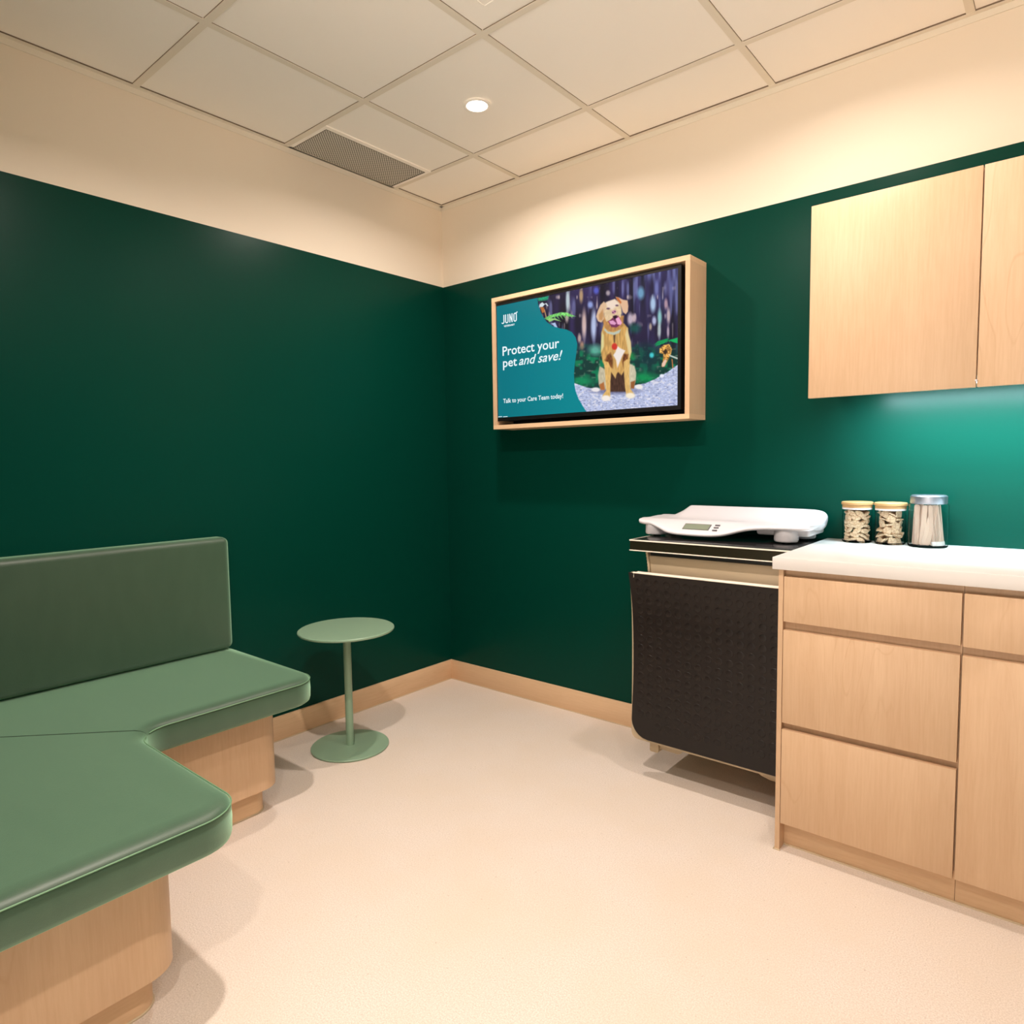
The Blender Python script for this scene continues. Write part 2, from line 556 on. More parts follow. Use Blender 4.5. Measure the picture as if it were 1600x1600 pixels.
# LED bar under the cabinet
t = thing('under_cabinet_light', 'slim lit bar under the wall cabinet shining on the countertop', 'light', (2.62, -.21, 1.440))
B('housing', M_['alum'], t, -.50, .78, -.012, .012, -.004, .0045)
B('diffuser', M_['led'], t, -.495, .775, -.009, .009, -.007, -.004)
ld = bpy.data.lights.new('led_lamp', 'AREA')
ld.shape = 'RECTANGLE'; ld.size = 1.26; ld.size_y = 0.016; ld.energy = LED_W; ld.color = COOL; ld.spread = math.radians(134)
o = bpy.data.objects.new('led_lamp', ld); COL.objects.link(o); o.parent = t; o.location = (.14, 0, -.009); o.rotation_euler = (math.radians(33), 0, 0)

# ------------------------------------------------------------------ television in a maple box
tb = thing('television_surround', 'shallow maple box frame fixed to the green wall around the television', 'frame', (0.994, 0, 1.694))
w2, h2, th = .513, .315, .0195
B('rail', M_['woodx'], tb, -w2, w2, -.15, 0, h2 - th, h2)
B('rail', M_['woodx'], tb, -w2, w2, -.15, 0, -h2, -h2 + th)
B('side_board', M_['wood2'], tb, -w2, -w2 + th, -.15, 0, -h2 + th, h2 - th)
B('side_board', M_['wood2'], tb, w2 - th, w2, -.15, 0, -h2 + th, h2 - th)
B('back_board', M_['black'], tb, -w2 + th, w2 - th, -.02, -.001, -h2 + th, h2 - th)

SX0, SX1, SZ0, SZ1, SY = 0.499, 1.4515, 1.435, 1.970, -0.1385
tv = thing('television', 'lit black television showing a pet advert with a dog, inside the maple box', 'television', ((SX0 + SX1) / 2, SY, (SZ0 + SZ1) / 2))
a, b_ = (SX1 - SX0) / 2, (SZ1 - SZ0) / 2
B('case', M_['black'], tv, -a + .001, a + .012, .006, .10, -b_ - .015, b_ + .012, bev=.003)
bm = bmesh.new()
for q in ((-a + .0005, -a + .004, -b_ - .017, b_ + .013), (a, a + .014, -b_ - .017, b_ + .013)):
    box(bm, q[0] - (.0 if q[0] > 0 else .0), q[1], -.002, .008, q[2], q[3])
box(bm, -a + .001, a, -.002, .008, b_, b_ + .013); box(bm, -a + .001, a, -.002, .008, -b_ - .017, -b_)
link_mesh('bezel', bm, M_['black'], tv)

# the picture on the screen: a fine mesh whose vertices carry the picture's colours
NU, NV = 520, 292
uu, vv_ = np.meshgrid(np.linspace(0, 1, NU), np.linspace(0, 1, NV))
WX = SX0 + uu * (SX1 - SX0); WZ = SZ0 + vv_ * (SZ1 - SZ0)
P = np.stack([WX - CAM.x, np.full_like(WX, SY) - CAM.y, WZ - CAM.z], -1)
dn = P @ np.array(FWD)
PX = 800 + 1047.89 * (P @ np.array(RT)) / dn
PY = 800 - 1047.89 * (P @ np.array(UP)) / dn
X = (PX - 870) * 7.62; Y = (PY - 450) * 7.62       # drawing units of the picture
rng = np.random.RandomState(3)

def poly_sd(pts):
    pts = np.array(pts, float)
    d = np.full(X.shape, 1e9); ins = np.zeros(X.shape, bool)
    n = len(pts)
    for i in range(n):
        x1, y1 = pts[i]; x2, y2 = pts[(i + 1) % n]
        ex, ey = x2 - x1, y2 - y1
        tt = np.clip(((X - x1) * ex + (Y - y1) * ey) / (ex * ex + ey * ey + 1e-9), 0, 1)
        d = np.minimum(d, np.hypot(X - x1 - tt * ex, Y - y1 - tt * ey))
        c = ((y1 > Y) != (y2 > Y)) & (X < (x2 - x1) * (Y - y1) / (y2 - y1 + 1e-12) + x1)
        ins ^= c
    return np.where(ins, -d, d)

def vnoise(sx, sy, seed):
    r = np.random.RandomState(seed); G = r.rand(160, 160)
    x = X / sx + 40; y = Y / sy + 40
    i = np.floor(x).astype(int); j = np.floor(y).astype(int)
    fx = x - i; fy = y - j; fx = fx * fx * (3 - 2 * fx); fy = fy * fy * (3 - 2 * fy)
    g_ = lambda a_, b2: G[a_ % 160, b2 % 160]
    return (g_(i, j) * (1 - fx) + g_(i + 1, j) * fx) * (1 - fy) + (g_(i, j + 1) * (1 - fx) + g_(i + 1, j + 1) * fx) * fy

img = np.zeros(X.shape + (3,))
def lay(mask, col):
    global img
    col = np.array(col, float)
    img = img * (1 - mask[..., None]) + col * mask[..., None]
def sm(sd, soft):
    return np.clip(0.5 - sd / (2 * soft), 0, 1)
def P_(pts, col, soft=8, tex=0.0, seed=1, ts=(9, 30)):
    m_ = sm(poly_sd(pts), soft)
    c = np.array(col, float) * np.ones(X.shape + (3,))
    if tex:
        c = c * (1 + tex * (vnoise(ts[0], ts[1], seed)[..., None] - .5) * 2)
    global img
    img = img * (1 - m_[..., None]) + np.clip(c, 0, 255) * m_[..., None]
def E_(cx, cy, rx, ry, col, soft=.25, alpha=1.0):
    q = np.hypot((X - cx) / rx, (Y - cy) / ry)
    lay(np.clip((1 + soft - q) / (2 * soft), 0, 1) * alpha, col)

# forest
n1 = vnoise(34, 250, 11); n2 = vnoise(60, 420, 12); n3 = vnoise(14, 90, 13)
base = np.array([40, 34, 62.]) + (n2[..., None] - .5) * np.array([34, 26, 64.])
img = base + 0
st_ = np.clip((n1 - .62) * 4.2, 0, 1) * np.clip(1.15 - Y / 900, 0.05, 1)
lay(st_ * .6, [140, 146, 200])
lay(np.clip((vnoise(30, 110, 17) - .80) * 5, 0, 1) * np.clip(1.1 - Y / 800, 0, 1), [218, 198, 196])
lay(np.clip((X - 850) / 500, 0, .42) * np.clip(1 - Y / 500, 0, 1) * vnoise(30, 160, 19), [126, 140, 214])
for q in ((130, 150, 22, 140, (214, 232, 235)), (120, 350, 20, 60, (196, 176, 170)), (290, 90, 22, 80, (200, 165, 120)), (325, 430, 26, 160, (232, 200, 190)),
          (300, 690, 24, 50, (220, 160, 130)), (270, 600, 20, 50, (205, 175, 165)), (440, 440, 30, 170, (200, 215, 250)), (400, 200, 30, 40, (160, 180, 240)),
          (1145, 190, 32, 90, (190, 220, 250)), (1225, 350, 24, 90, (150, 215, 210)), (1160, 390, 24, 50, (200, 205, 240)), (875, 370, 32, 70, (214, 196, 210)),
          (920, 360, 26, 50, (214, 190, 196)), (1330, 330, 20, 90, (214, 190, 190)), (1300, 190, 20, 60, (196, 160, 170)), (1220, 500, 20, 90, (190, 205, 205)),
          (1325, 520, 14, 70, (196, 176, 190)), (470, 30, 30, 40, (90, 100, 210)), (1000, 60, 40, 70, (120, 175, 210)), (610, 60, 24, 30, (190, 175, 180)), (1115, 460, 16, 40, (190, 170, 150))):
    E_(*q[:4], q[4], .45, .85)
# undergrowth
ug = np.clip((Y - 640) / 160, 0, 1)
lay(ug * .85, [14, 62, 50])
lay(ug * np.clip((vnoise(48, 40, 21) - .5) * 3, 0, 1), [16, 122, 82])
lay(ug * np.clip((vnoise(30, 26, 22) - .72) * 4, 0, 1), [98, 120, 104])
E_(460, 740, 70, 60, (110, 190, 170), .6, .8)
E_(930, 480, 60, 50, (20, 90, 80), .6, .8); E_(890, 810, 40, 40, (40, 160, 80), .6, .7)
E_(1040, 1060, 110, 60, (12, 150, 84), .6, .9); E_(330, 1110, 120, 50, (20, 140, 90), .6, .8)
E_(1080, 830, 120, 150, (16, 52, 62), .6, .7)
# rock and sand
sand = [(150, 1115), (260, 1150), (360, 1185), (470, 1205), (620, 1200), (800, 1180), (930, 1160), (1050, 1135), (1160, 1090), (1230, 1050), (1320, 1000), (1400, 940), (1480, 890), (1500, 1520), (150, 1520)]
P_(sand, (184, 192, 224), 5, .10, 31, (16, 10))
ms = sm(poly_sd(sand), 6)
lay(ms * np.clip((vnoise(22, 10, 33) - .68) * 3, 0, .5), [100, 108, 150])
lay(ms * np.clip((vnoise(24, 16, 34) - .64) * 4, 0, .7), [236, 232, 240])
E_(700, 1225, 230, 34, (84, 84, 120), .7, .8)
E_(1250, 1045, 26, 20, (236, 236, 250), .3)
# fern on the right
for k in range(7):
    x0 = 1440 - k * 42
    P_([(1330, 625), (x0, 600 + k * 12), (x0 - 14, 622 + k * 12)], (10, 170, 90), 5)
P_([(1160, 680), (1200, 635), (1300, 605), (1340, 600), (1300, 640), (1210, 660)], (14, 150, 84), 5)
P_([(1340, 620), (1440, 590), (1440, 660), (1370, 640)], (20, 176, 96), 5)
P_([(1225, 720), (1270, 680), (1340, 668), (1372, 730), (1355, 800), (1318, 870), (1280, 940), (1245, 935), (1262, 860), (1270, 790), (1222, 770)], (206, 150, 78), 6, .45, 41, (14, 12))
P_([(1262, 760), (1300, 720), (1318, 760), (1290, 800)], (60, 44, 34), 6)
P_([(1250, 900), (1290, 850), (1310, 860), (1285, 930), (1255, 940)], (236, 196, 176), 5)
P_([(1365, 840), (1378, 850), (1388, 950), (1376, 955)], (196, 120, 70), 4)
P_([(1330, 790), (1440, 830), (1440, 850), (1350, 815)], (200, 210, 200), 4)
E_(1130, 800, 26, 30, (70, 200, 205), .4)
# fern on the left of the forest
def q12(x, y): return ((770 + x / 12.31 - 870) * 7.62, (460 + y / 12.31 - 450) * 7.62)
P_([q12(860, 70), q12(1080, 30), q12(1050, 110), q12(880, 130)], (30, 150, 110), 5, .3, 44, (8, 8))
P_([q12(900, 190), q12(950, 150), q12(1000, 190), q12(960, 240), q12(890, 250)], (214, 226, 232), 4)
P_([q12(980, 190), q12(1030, 165), q12(1070, 220), q12(1050, 225), q12(1020, 190)], (220, 230, 236), 3)
P_([q12(910, 240), q12(985, 250), q12(1000, 340), q12(950, 360)], (184, 110, 56), 5)
P_([q12(985, 290), q12(1000, 290), q12(1040, 450), q12(1020, 450)], (196, 150, 110), 3)
P_([q12(990, 460), q12(1100, 400), q12(1300, 345), q12(1420, 350), q12(1600, 425), q12(1480, 425), q12(1330, 400), q12(1150, 440), q12(1060, 500)], (122, 206, 110), 4, .25, 45, (8, 20))
for k in range(7):
    bx = 1090 + k * 62
    P_([q12(bx, 420 - k * 6), q12(bx + 26, 410 - k * 6), q12(bx + 76, 480 - k * 8 + 30)], (120, 200, 104), 3)
P_([q12(1040, 470), q12(1200, 460), q12(1320, 520), q12(1180, 490), q12(1090, 530)], (150, 206, 120), 3)
P_([q12(1120, 560), q12(1200, 540), q12(1245, 640), q12(1200, 640), q12(1160, 590)], (176, 196, 232), 4)
# dog
tan, lt, dkb = (206, 160, 92), (226, 198, 158), (112, 66, 36)
P_([(510, 930), (490, 1040), (500, 1150), (530, 1215), (600, 1200), (600, 980)], (196, 186, 158), 8, .08, 51)
P_([(870, 900), (925, 930), (946, 1010), (940, 1100), (915, 1195), (850, 1195), (840, 950)], (206, 196, 168), 8, .08, 52)
P_([(505, 1150), (560, 1120), (575, 1215), (520, 1215)], (176, 108, 60), 8)
P_([(880, 1120), (935, 1100), (920, 1200), (880, 1195)], (150, 92, 50), 8)
P_([(600, 900), (850, 900), (850, 1235), (600, 1235)], (74, 50, 40), 10, .2, 53)
P_([(560, 420), (528, 540), (534, 640), (524, 760), (545, 880), (590, 960), (650, 1000), (690, 1050), (730, 1000), (770, 1040), (810, 970), (862, 880), (888, 760), (880, 660), (845, 540), (850, 480), (800, 420)], tan, 7, .12, 54, (12, 60))
P_([(540, 520), (560, 560), (560, 700), (530, 760), (526, 640)], (222, 212, 150), 9)
P_([(835, 470), (850, 520), (880, 640), (888, 760), (862, 830), (840, 700), (815, 560)], (228, 206, 150), 9)
P_([(600, 800), (640, 770), (668, 850), (660, 950), (600, 940), (572, 860)], dkb, 12, .3, 55)
P_([(790, 780), (850, 790), (838, 900), (800, 960), (778, 880)], dkb, 12, .3, 56)
P_([(560, 870), (575, 1020), (588, 1220), (548, 1275), (538, 1320), (600, 1335), (636, 1290), (638, 1120), (650, 960), (612, 880)], (222, 178, 106), 6, .07, 57)
P_([(796, 880), (800, 1010), (812, 1180), (830, 1290), (900, 1300), (925, 1270), (872, 1190), (862, 1040), (870, 850), (830, 850)], (222, 180, 110), 6, .07, 58)
P_([(640, 985), (690, 950), (715, 1000), (700, 1080), (668, 1030)], (214, 172, 104), 6)
P_([(718, 690), (760, 720), (815, 745), (775, 820), (742, 900), (722, 950), (706, 860), (672, 800), (700, 760)], (240, 228, 220), 7)
P_([(672, 545), (700, 545), (692, 650), (680, 650)], (96, 70, 48), 7)
P_([(545, 400), (580, 480), (640, 520), (720, 510), (790, 450), (800, 330), (560, 320)], (186, 134, 80), 8, .12, 59)
P_([(562, 500), (600, 540), (680, 560), (745, 535), (765, 490), (745, 500), (680, 528), (610, 520), (570, 478)], (190, 196, 178), 5)
P_([(560, 190), (610, 160), (690, 132), (740, 170), (768, 230), (772, 300), (760, 350), (700, 330), (640, 380), (590, 400), (566, 340), (556, 260)], lt, 7, .05, 60, (20, 20))
P_([(585, 170), (690, 135), (740, 190), (660, 260), (600, 230)], (240, 218, 200), 12)
P_([(560, 160), (520, 200), (488, 270), (468, 340), (490, 395), (530, 412), (560, 370), (562, 300), (590, 190)], (222, 186, 150), 6)
P_([(548, 250), (500, 320), (505, 380), (540, 385), (556, 330)], (196, 146, 96), 9)
P_([(700, 104), (735, 112), (790, 140), (842, 148), (852, 215), (846, 280), (822, 312), (790, 290), (770, 230), (735, 170)], (226, 184, 150), 6)
P_([(704, 108), (735, 118), (770, 170), (760, 190), (715, 140)], (200, 110, 56), 6)
E_(612, 246, 20, 11, (96, 66, 90), .5); E_(716, 208, 18, 10, (96, 66, 90), .5)
P_([(652, 280), (690, 258), (712, 280), (690, 308), (660, 306)], (196, 130, 160), 6)
E_(668, 294, 7, 7, (40, 20, 40), .4); E_(692, 280, 7, 7, (40, 20, 40), .4)
P_([(612, 400), (650, 370), (690, 325), (730, 330), (760, 380), (768, 430), (710, 470), (650, 465)], (120, 50, 90), 7)
P_([(665, 335), (712, 325), (715, 360), (690, 375)], (38, 16, 34), 6)
P_([(620, 395), (670, 385), (710, 420), (690, 440), (640, 430)], (226, 160, 200), 6)
P_([(700, 365), (738, 345), (776, 415), (760, 440), (722, 432)], (240, 170, 206), 5)
E_(687, 697, 33, 40, (206, 56, 46), .2)
E_(462, 1210, 52, 26, (236, 230, 232), .25); E_(978, 1176, 46, 28, (240, 234, 230), .25)
E_(585, 1312, 54, 34, (246, 236, 226), .25); E_(876, 1282, 56, 34, (248, 236, 214), .25)
# teal field with its wavy right side
tp = [(839.6, 455), (840, 466), (840.7, 474.6), (843.5, 484.4), (848, 494.1), (854.5, 503), (863.4, 509.5), (874.8, 513), (885, 514.8), (893.6, 519), (899.5, 527), (902, 537), (900.8, 550), (898.2, 568), (896.9, 584), (897.6, 601), (899.5, 611.4), (904, 623.2), (909.4, 632.4), (918, 646), (700, 700), (700, 400)]
tp = [((x - 870) * 7.62, (y - 450) * 7.62) for x, y in tp]
m_ = sm(poly_sd(tp), 3)
cc = np.array([0, 116, 128.]) + np.clip((uu - .05) / .4, 0, 1)[..., None] * np.array([0, 16, 14.])
img = img * (1 - m_[..., None]) + cc * m_[..., None]
img = np.clip(img, 0, 255) / 255
img = np.where(img <= .04045, img / 12.92, ((img + .055) / 1.055) ** 2.4)
me = bpy.data.meshes.new('screen_picture')
co = np.stack([WX - tv.location.x, np.zeros_like(WX), WZ - tv.location.z], -1).reshape(-1, 3)
idx = np.arange(NU * NV).reshape(NV, NU)
fc = np.stack([idx[:-1, :-1], idx[:-1, 1:], idx[1:, 1:], idx[1:, :-1]], -1).reshape(-1, 4)
me.vertices.add(len(co)); me.vertices.foreach_set('co', co.ravel())
me.loops.add(fc.size); me.loops.foreach_set('vertex_index', fc.ravel().astype(np.int32))
me.polygons.add(len(fc)); me.polygons.foreach_set('loop_start', np.arange(0, fc.size, 4, dtype=np.int32))
me.polygons.foreach_set('loop_total', np.full(len(fc), 4, dtype=np.int32))
me.update(calc_edges=True)
at = me.color_attributes.new('picture', 'FLOAT_COLOR', 'POINT')
at.data.foreach_set('color', np.concatenate([img.reshape(-1, 3), np.ones((NU * NV, 1))], 1).astype(np.float32).ravel())
ms_ = bpy.data.materials.new('lit_screen'); ms_.use_nodes = True
nt = ms_.node_tree; bs = nt.nodes['Principled BSDF']
bs.inputs['Base Color'].default_value = (0.005, 0.005, 0.005, 1); bs.inputs['Roughness'].default_value = 0.2; bs.inputs['Specular IOR Level'].default_value = 0.15
an = nt.nodes.new('ShaderNodeAttribute'); an.attribute_name = 'picture'
nt.links.new(an.outputs['Color'], bs.inputs['Emission Color']); bs.inputs['Emission Strength'].default_value = 1.0
me.materials.append(ms_)
scr = bpy.data.objects.new('screen', me); COL.objects.link(scr); scr.parent = tv; scr.location = (0, .0, 0)

M_['text'] = emis('lit_white_text', (0.86, 0.97, 1.0, 1), 1.0)
def unproj(px, py):
    d = FWD + RT * ((px - 800) / 1047.89) - UP * ((py - 800) / 1047.89)
    return CAM + d * ((SY - CAM.y) / d.y)
def text_mesh(body, shear=0.0, weight=0.0, spacing=1.0):
    cu = bpy.data.curves.new('tmp', 'FONT'); cu.body = body; cu.shear = shear; cu.offset = weight; cu.space_character = spacing
    cu.resolution_u = 3
    to = bpy.data.objects.new('tmp', cu); COL.objects.link(to)
    dg = bpy.context.evaluated_depsgraph_get()
    m = bpy.data.meshes.new_from_object(to.evaluated_get(dg))
    bpy.data.objects.remove(to); bpy.data.curves.remove(cu)
    return m
def words(body, pl, pr, cap, name='lettering', shear=0.0, weight=0.0, spacing=1.0, warp=None, thin=None):
    """pl/pr baseline ends and cap = top of the first letter, as seen in the photo; laid flat on the screen"""
    a_, b2, c_ = unproj(*pl), unproj(*pr), unproj(*cap)
    wdt = b2.x - a_.x; hgt = abs(c_.z - a_.z)
    m = text_mesh(body, shear, weight, spacing)
    n = len(m.vertices); c = np.empty(n * 3); m.vertices.foreach_get('co', c); c = c.reshape(-1, 3)
    xs_, ys_ = c[:, 0], c[:, 1]
    capu = 0.73
    xx = (xs_ - xs_.min()) / (xs_.max() - xs_.min())
    nx = xx * wdt; nz = ys_ / capu * hgt
    if warp: nz = nz * (1 + warp(xx)) 
    c2 = np.stack([a_.x - tv.location.x + nx, np.full(n, -.0008), a_.z - tv.location.z + nz], 1)
    m.vertices.foreach_set('co', c2.ravel()); m.update()
    m.name = name
    m.materials.clear(); m.materials.append(M_['text'])
    o = bpy.data.objects.new(name, m); COL.objects.link(o); o.parent = scr
    return o
words('Protect your', (785.5, 556.0), (874, 543.7), (785.5, 541.2), weight=.012)
words('pet', (786.2, 573.9), (808, 571.6), (786.2, 559.5), weight=.012)
words('and save!', (811, 570.6), (878.9, 562.0), (811, 556.0), shear=.32, weight=.010)
words('Talk to your Care Team today!', (786.5, 630), (880, 621.2), (786.5, 623.0), weight=.014)
def stroke(bm, pts, wd_):
    """flat band along pts in letter units"""
    pts = [Vector(p) for p in pts]
    n = len(pts); lft = []; rgt = []
    for i, p in enumerate(pts):
        a_ = pts[max(0, i - 1)]; b2 = pts[min(n - 1, i + 1)]
        d_ = (b2 - a_).normalized(); q = Vector((-d_.y, d_.x)) * wd_ / 2
        lft.append(p + q); rgt.append(p - q)
    for i in range(n - 1):
        vs = [bm.verts.new((v.x, 0, v.y)) for v in (rgt[i], rgt[i + 1], lft[i + 1], lft[i])]
        bm.faces.new(vs)
def bowl(cx_, cy_, rx_, ry_, a0, a1, n=10):
    return [(cx_ + rx_ * math.cos(math.radians(a0 + (a1 - a0) * k / n)), cy_ + ry_ * math.sin(math.radians(a0 + (a1 - a0) * k / n))) for k in range(n + 1)]
bm = bmesh.new()
SW = .115
stroke(bm, bowl(.11, .22, .13, .16, 200, 360) + [(.24, .98)], SW)
stroke(bm, [(.45, .98)] + bowl(.59, .22, .14, .16, 180, 360) + [(.73, .98)], SW)
stroke(bm, [(.95, .02), (.95, .98)], SW); stroke(bm, [(.95, .95), (1.22, .05)], SW * .9); stroke(bm, [(1.22, .02), (1.22, .98)], SW)
stroke(bm, bowl(1.58, .24, .14, .17, 180, 360) + bowl(1.58, .76, .14, .17, 0, 180) + [(1.44, .24)], SW)
stroke(bm, [(1.66, .90), (1.86, 1.04)], SW)
pa, pb, pc = unproj(784.6, 506.6), unproj(808.8, 502.6), unproj(784.6, 492.4)
for v in bm.verts:
    v.co = Vector((pa.x - tv.location.x + v.co.x / 1.86 * (pb.x - pa.x), -.0008, pa.z - tv.location.z + v.co.z * (pc.z - pa.z)))
link_mesh('logo_lettering', bm, M_['text'], scr)
words('VETERINARY', (787.5, 511.3), (804.5, 508.6), (787.5, 508.4), weight=.03, name='logo_lettering')
bm = bmesh.new()
for xa, xb in ((778.6, 784.6), (786.4, 793.2)):
    pa, pb = unproj(xa, 651.6), unproj(xb, 650.6)
    box(bm, pa.x - tv.location.x, pb.x - tv.location.x, -.0010, -.0006, pa.z - tv.location.z - .0005, pa.z - tv.location.z + .0022)
link_mesh('footnote_line', bm, M_['text'], scr)
# ------------------------------------------------------------------ corner banquette
sofa = thing('corner_bench', 'L-shaped bench with green vinyl cushions on a maple base by the left wall', 'bench', (0, 0, 0))
ZT, ZB_ = 0.466, 0.386
cusp = Vector((.6893, -1.8907))
BE = -2.618
# cushion along the left wall; outline ccw seen from above, stops at the mitre
Aout = fillet([(0.012, -2.568, 0), (.6893, -1.8907, 0), (.66, -1.82, 0), (.66, -1.30, .095), (0.012, -1.30, .02)])
def arc(c, r, a0, a1, n):
    return [Vector((c[0] + r * math.cos(math.radians(a0 + (a1 - a0) * k / n)), c[1] + r * math.sin(math.radians(a0 + (a1 - a0) * k / n)))) for k in range(n + 1)]
fa = arc((.76, -1.82), .10, 225, 180, 8)
Aout = [Vector((0.012, -2.568))] + fa + fillet([(.66, -1.5, 0), (.66, -1.30, .095), (0.012, -1.30, 0)])[1:]
fb = arc((.76, -1.82), .10, 270, 225, 8)
Bout = [Vector((0.012, -2.568)), Vector((0.012, BE))] + fillet([(.5, BE, 0), (1.29, BE, .02), (1.29, -1.92, .095), (.9, -1.92, 0)])[1:-1] + fb
def cushion(name, pts, ew):
    bm = bmesh.new()
    stack(bm, pts, [(.012, ZB_), (.003, ZB_ + .006), (0, ZB_ + .016), (-.001, ZB_ + .045), (0, ZT - .006), (.003, ZT), (.008, ZT + .005), (.018, ZT + .0095), (.035, ZT + .012), (.055, ZT + .012)], ew=ew)
    bmesh.ops.recalc_face_normals(bm, faces=bm.faces[:])
    return link_mesh(name, bm, M_['vinyl'], sofa, 50)
ca = cushion('seat_cushion', Aout, [.10] + [1.0] * (len(Aout) - 2) + [.15])
cb = cushion('seat_cushion', Bout, [.15, .15] + [1.0] * (len(Bout) - 3) + [.10])
for cu, pts in ((ca, Aout[1:]), (cb, Bout[2:])):
    bm = bmesh.new()
    tube(bm, [(p.x, p.y, ZT - .001) for p in inset(pts, -.0002)[1:-1]], .0017, 6)
    link_mesh('piping', bm, M_['piping'], cu, True)
# back cushion
bm = bmesh.new()
b2 = bmesh.new(); bmesh.ops.create_cube(b2, size=1)
for v in b2.verts:
    v.co = Vector((.002 + (v.co.x + .5) * .088, -2.60 + (v.co.y + .5) * 1.285, .484 + (v.co.z + .5) * .452))
bmesh.ops.bevel(b2, geom=b2.edges[:], offset=.026, segments=5, profile=.5, affect='EDGES')
merge(bm, b2)
link_mesh('back_cushion', bm, M_['vinyl'], sofa, 60)
# maple base and recessed plinth
def solid(name, pts, z0, z1, m):
    bm = bmesh.new()
    stack(bm, pts, [(.0, z0), (0, z1)])
    bmesh.ops.recalc_face_normals(bm, faces=bm.faces[:])
    return link_mesh(name, bm, m, sofa, 30)
base = fillet([(0.014, BE, 0), (1.165, BE, .02), (1.165, -2.02, .075), (.56, -2.02, .10), (.56, -1.40, .075), (0.014, -1.40, 0)])
solid('base', base, .095, ZB_ - .001, M_['wood4'])
kick = fillet([(0.014, BE, 0), (1.125, BE, .02), (1.125, -2.06, .05), (.52, -2.06, .10), (.52, -1.44, .05), (0.014, -1.44, 0)])
solid('toe_kick', kick, 0, .095, M_['woody'])
bm = bmesh.new()
tube(bm, [(p.x, p.y, .002) for p in kick], .0035, 6, True)
link_mesh('sealant_bead', bm, M_['seal'], sofa, True)

# ------------------------------------------------------------------ round side table
t = thing('side_table', 'small round sage green pedestal side table standing beside the bench', 'table', (.312, -.932, 0))
L('base_plate', M_['sage'], t, [(0, .001), (.163, .001), (.165, .003), (.165, .007), (.1635, .009), (0, .009)], 72)
L('pole', M_['sage'], t, [(0, .0085), (.0165, .0085), (.0165, .508), (0, .508)], 32)
L('tabletop', M_['sage'], t, [(0, .507), (.190, .507), (.199, .5095), (.202, .5135), (.2015, .518), (.198, .5205), (0, .5205)], 96)
L('glide', M_['sage_d'], t, [(0, 0), (.161, 0), (.161, .001), (0, .001)], 72)

# ------------------------------------------------------------------ wall mounted exam table
EX0, EX1 = 1.392, 1.984
ET = .918
t = thing('exam_table', 'black topped wall mounted exam table with a studded rubber leaf folded down', 'table', (EX0, 0, 0))
W = EX1 - EX0
B('tabletop', M_['blackgloss'], t, .0, W, -.412, -.002, ET - .040, ET, bev=.001)
fe = B('front_edge', M_['olive'], t, .001, W, -.4145, -.412, ET - .037, ET - .003); fe['label'] = 'dark olive reflective front edge'
bm = bmesh.new()
box(bm, 0, W, -.4155, -.411, ET - .003, ET + .0012); box(bm, 0, W, -.4155, -.411, ET - .0405, ET - .037)
box(bm, -.0015, .001, -.415, -.004, ET - .003, ET + .0012); box(bm, -.0015, .001, -.415, -.004, ET - .0405, ET - .037)
link_mesh('edge_trim', bm, M_['trim'], t)
B('painted_slot_shade', M_['black'], t, .062, W - .002, -.366, -.01, ET - .062, ET - .040)  # black filler box, paints in the shade of the slot under the tabletop
bm = bmesh.new(); box(bm, .058, W - .001, -.372, -.001, .17, ET - .060, bev=.004)
link_mesh('body', bm, M_['beige'], t, 30)
bm = bmesh.new()
for k in range(9):
    z0 = ET - .042 - k * .012; z1 = z0 - .012
    xa = .048 + .012 * math.sin((k + 1) / 9 * PI / 2)
    box(bm, xa, xa + .008, -.382, -.30, z1, z0)
link_mesh('side_bracket', bm, M_['beige'], t)
# folded leaf: beige tray with a black studded mat
zt, zb = .795, .152
leaf = [(W, zb - .006), (W, zt - .002)]
def leafshape(bm, x0, x1, z0, z1, r, ya, yb, bow=0.0, top=None):
    pts = [(x1, z0), (x1, z1)]
    nz = 14
    for k in range(nz + 1):
        z = z1 + (z0 + r - z1) * k / nz
        s = math.sin(k / nz * PI)
        pts.append((x0 + bow * s, z))
    for k in range(1, 9):
        an = PI + k / 8 * PI / 2
        pts.append((x0 + r + r * math.cos(an), z0 + r + r * math.sin(an)))
    def yy(z, y):   # gentle S curve, flared forward at the top
        q = (z - z0) / (z1 - z0)
        return y - .016 * max(0, (q - .75) / .25) ** 2 + .010 * math.sin(q * PI)
    fr = [bm.verts.new((x, yy(z, ya), z)) for x, z in pts]
    bk = [bm.verts.new((x, yy(z, yb), z)) for x, z in pts]
    n = len(pts)
    for k in range(n):
        bm.faces.new((fr[k], fr[(k + 1) % n], bk[(k + 1) % n], bk[k]))
    return fr, bk, yy
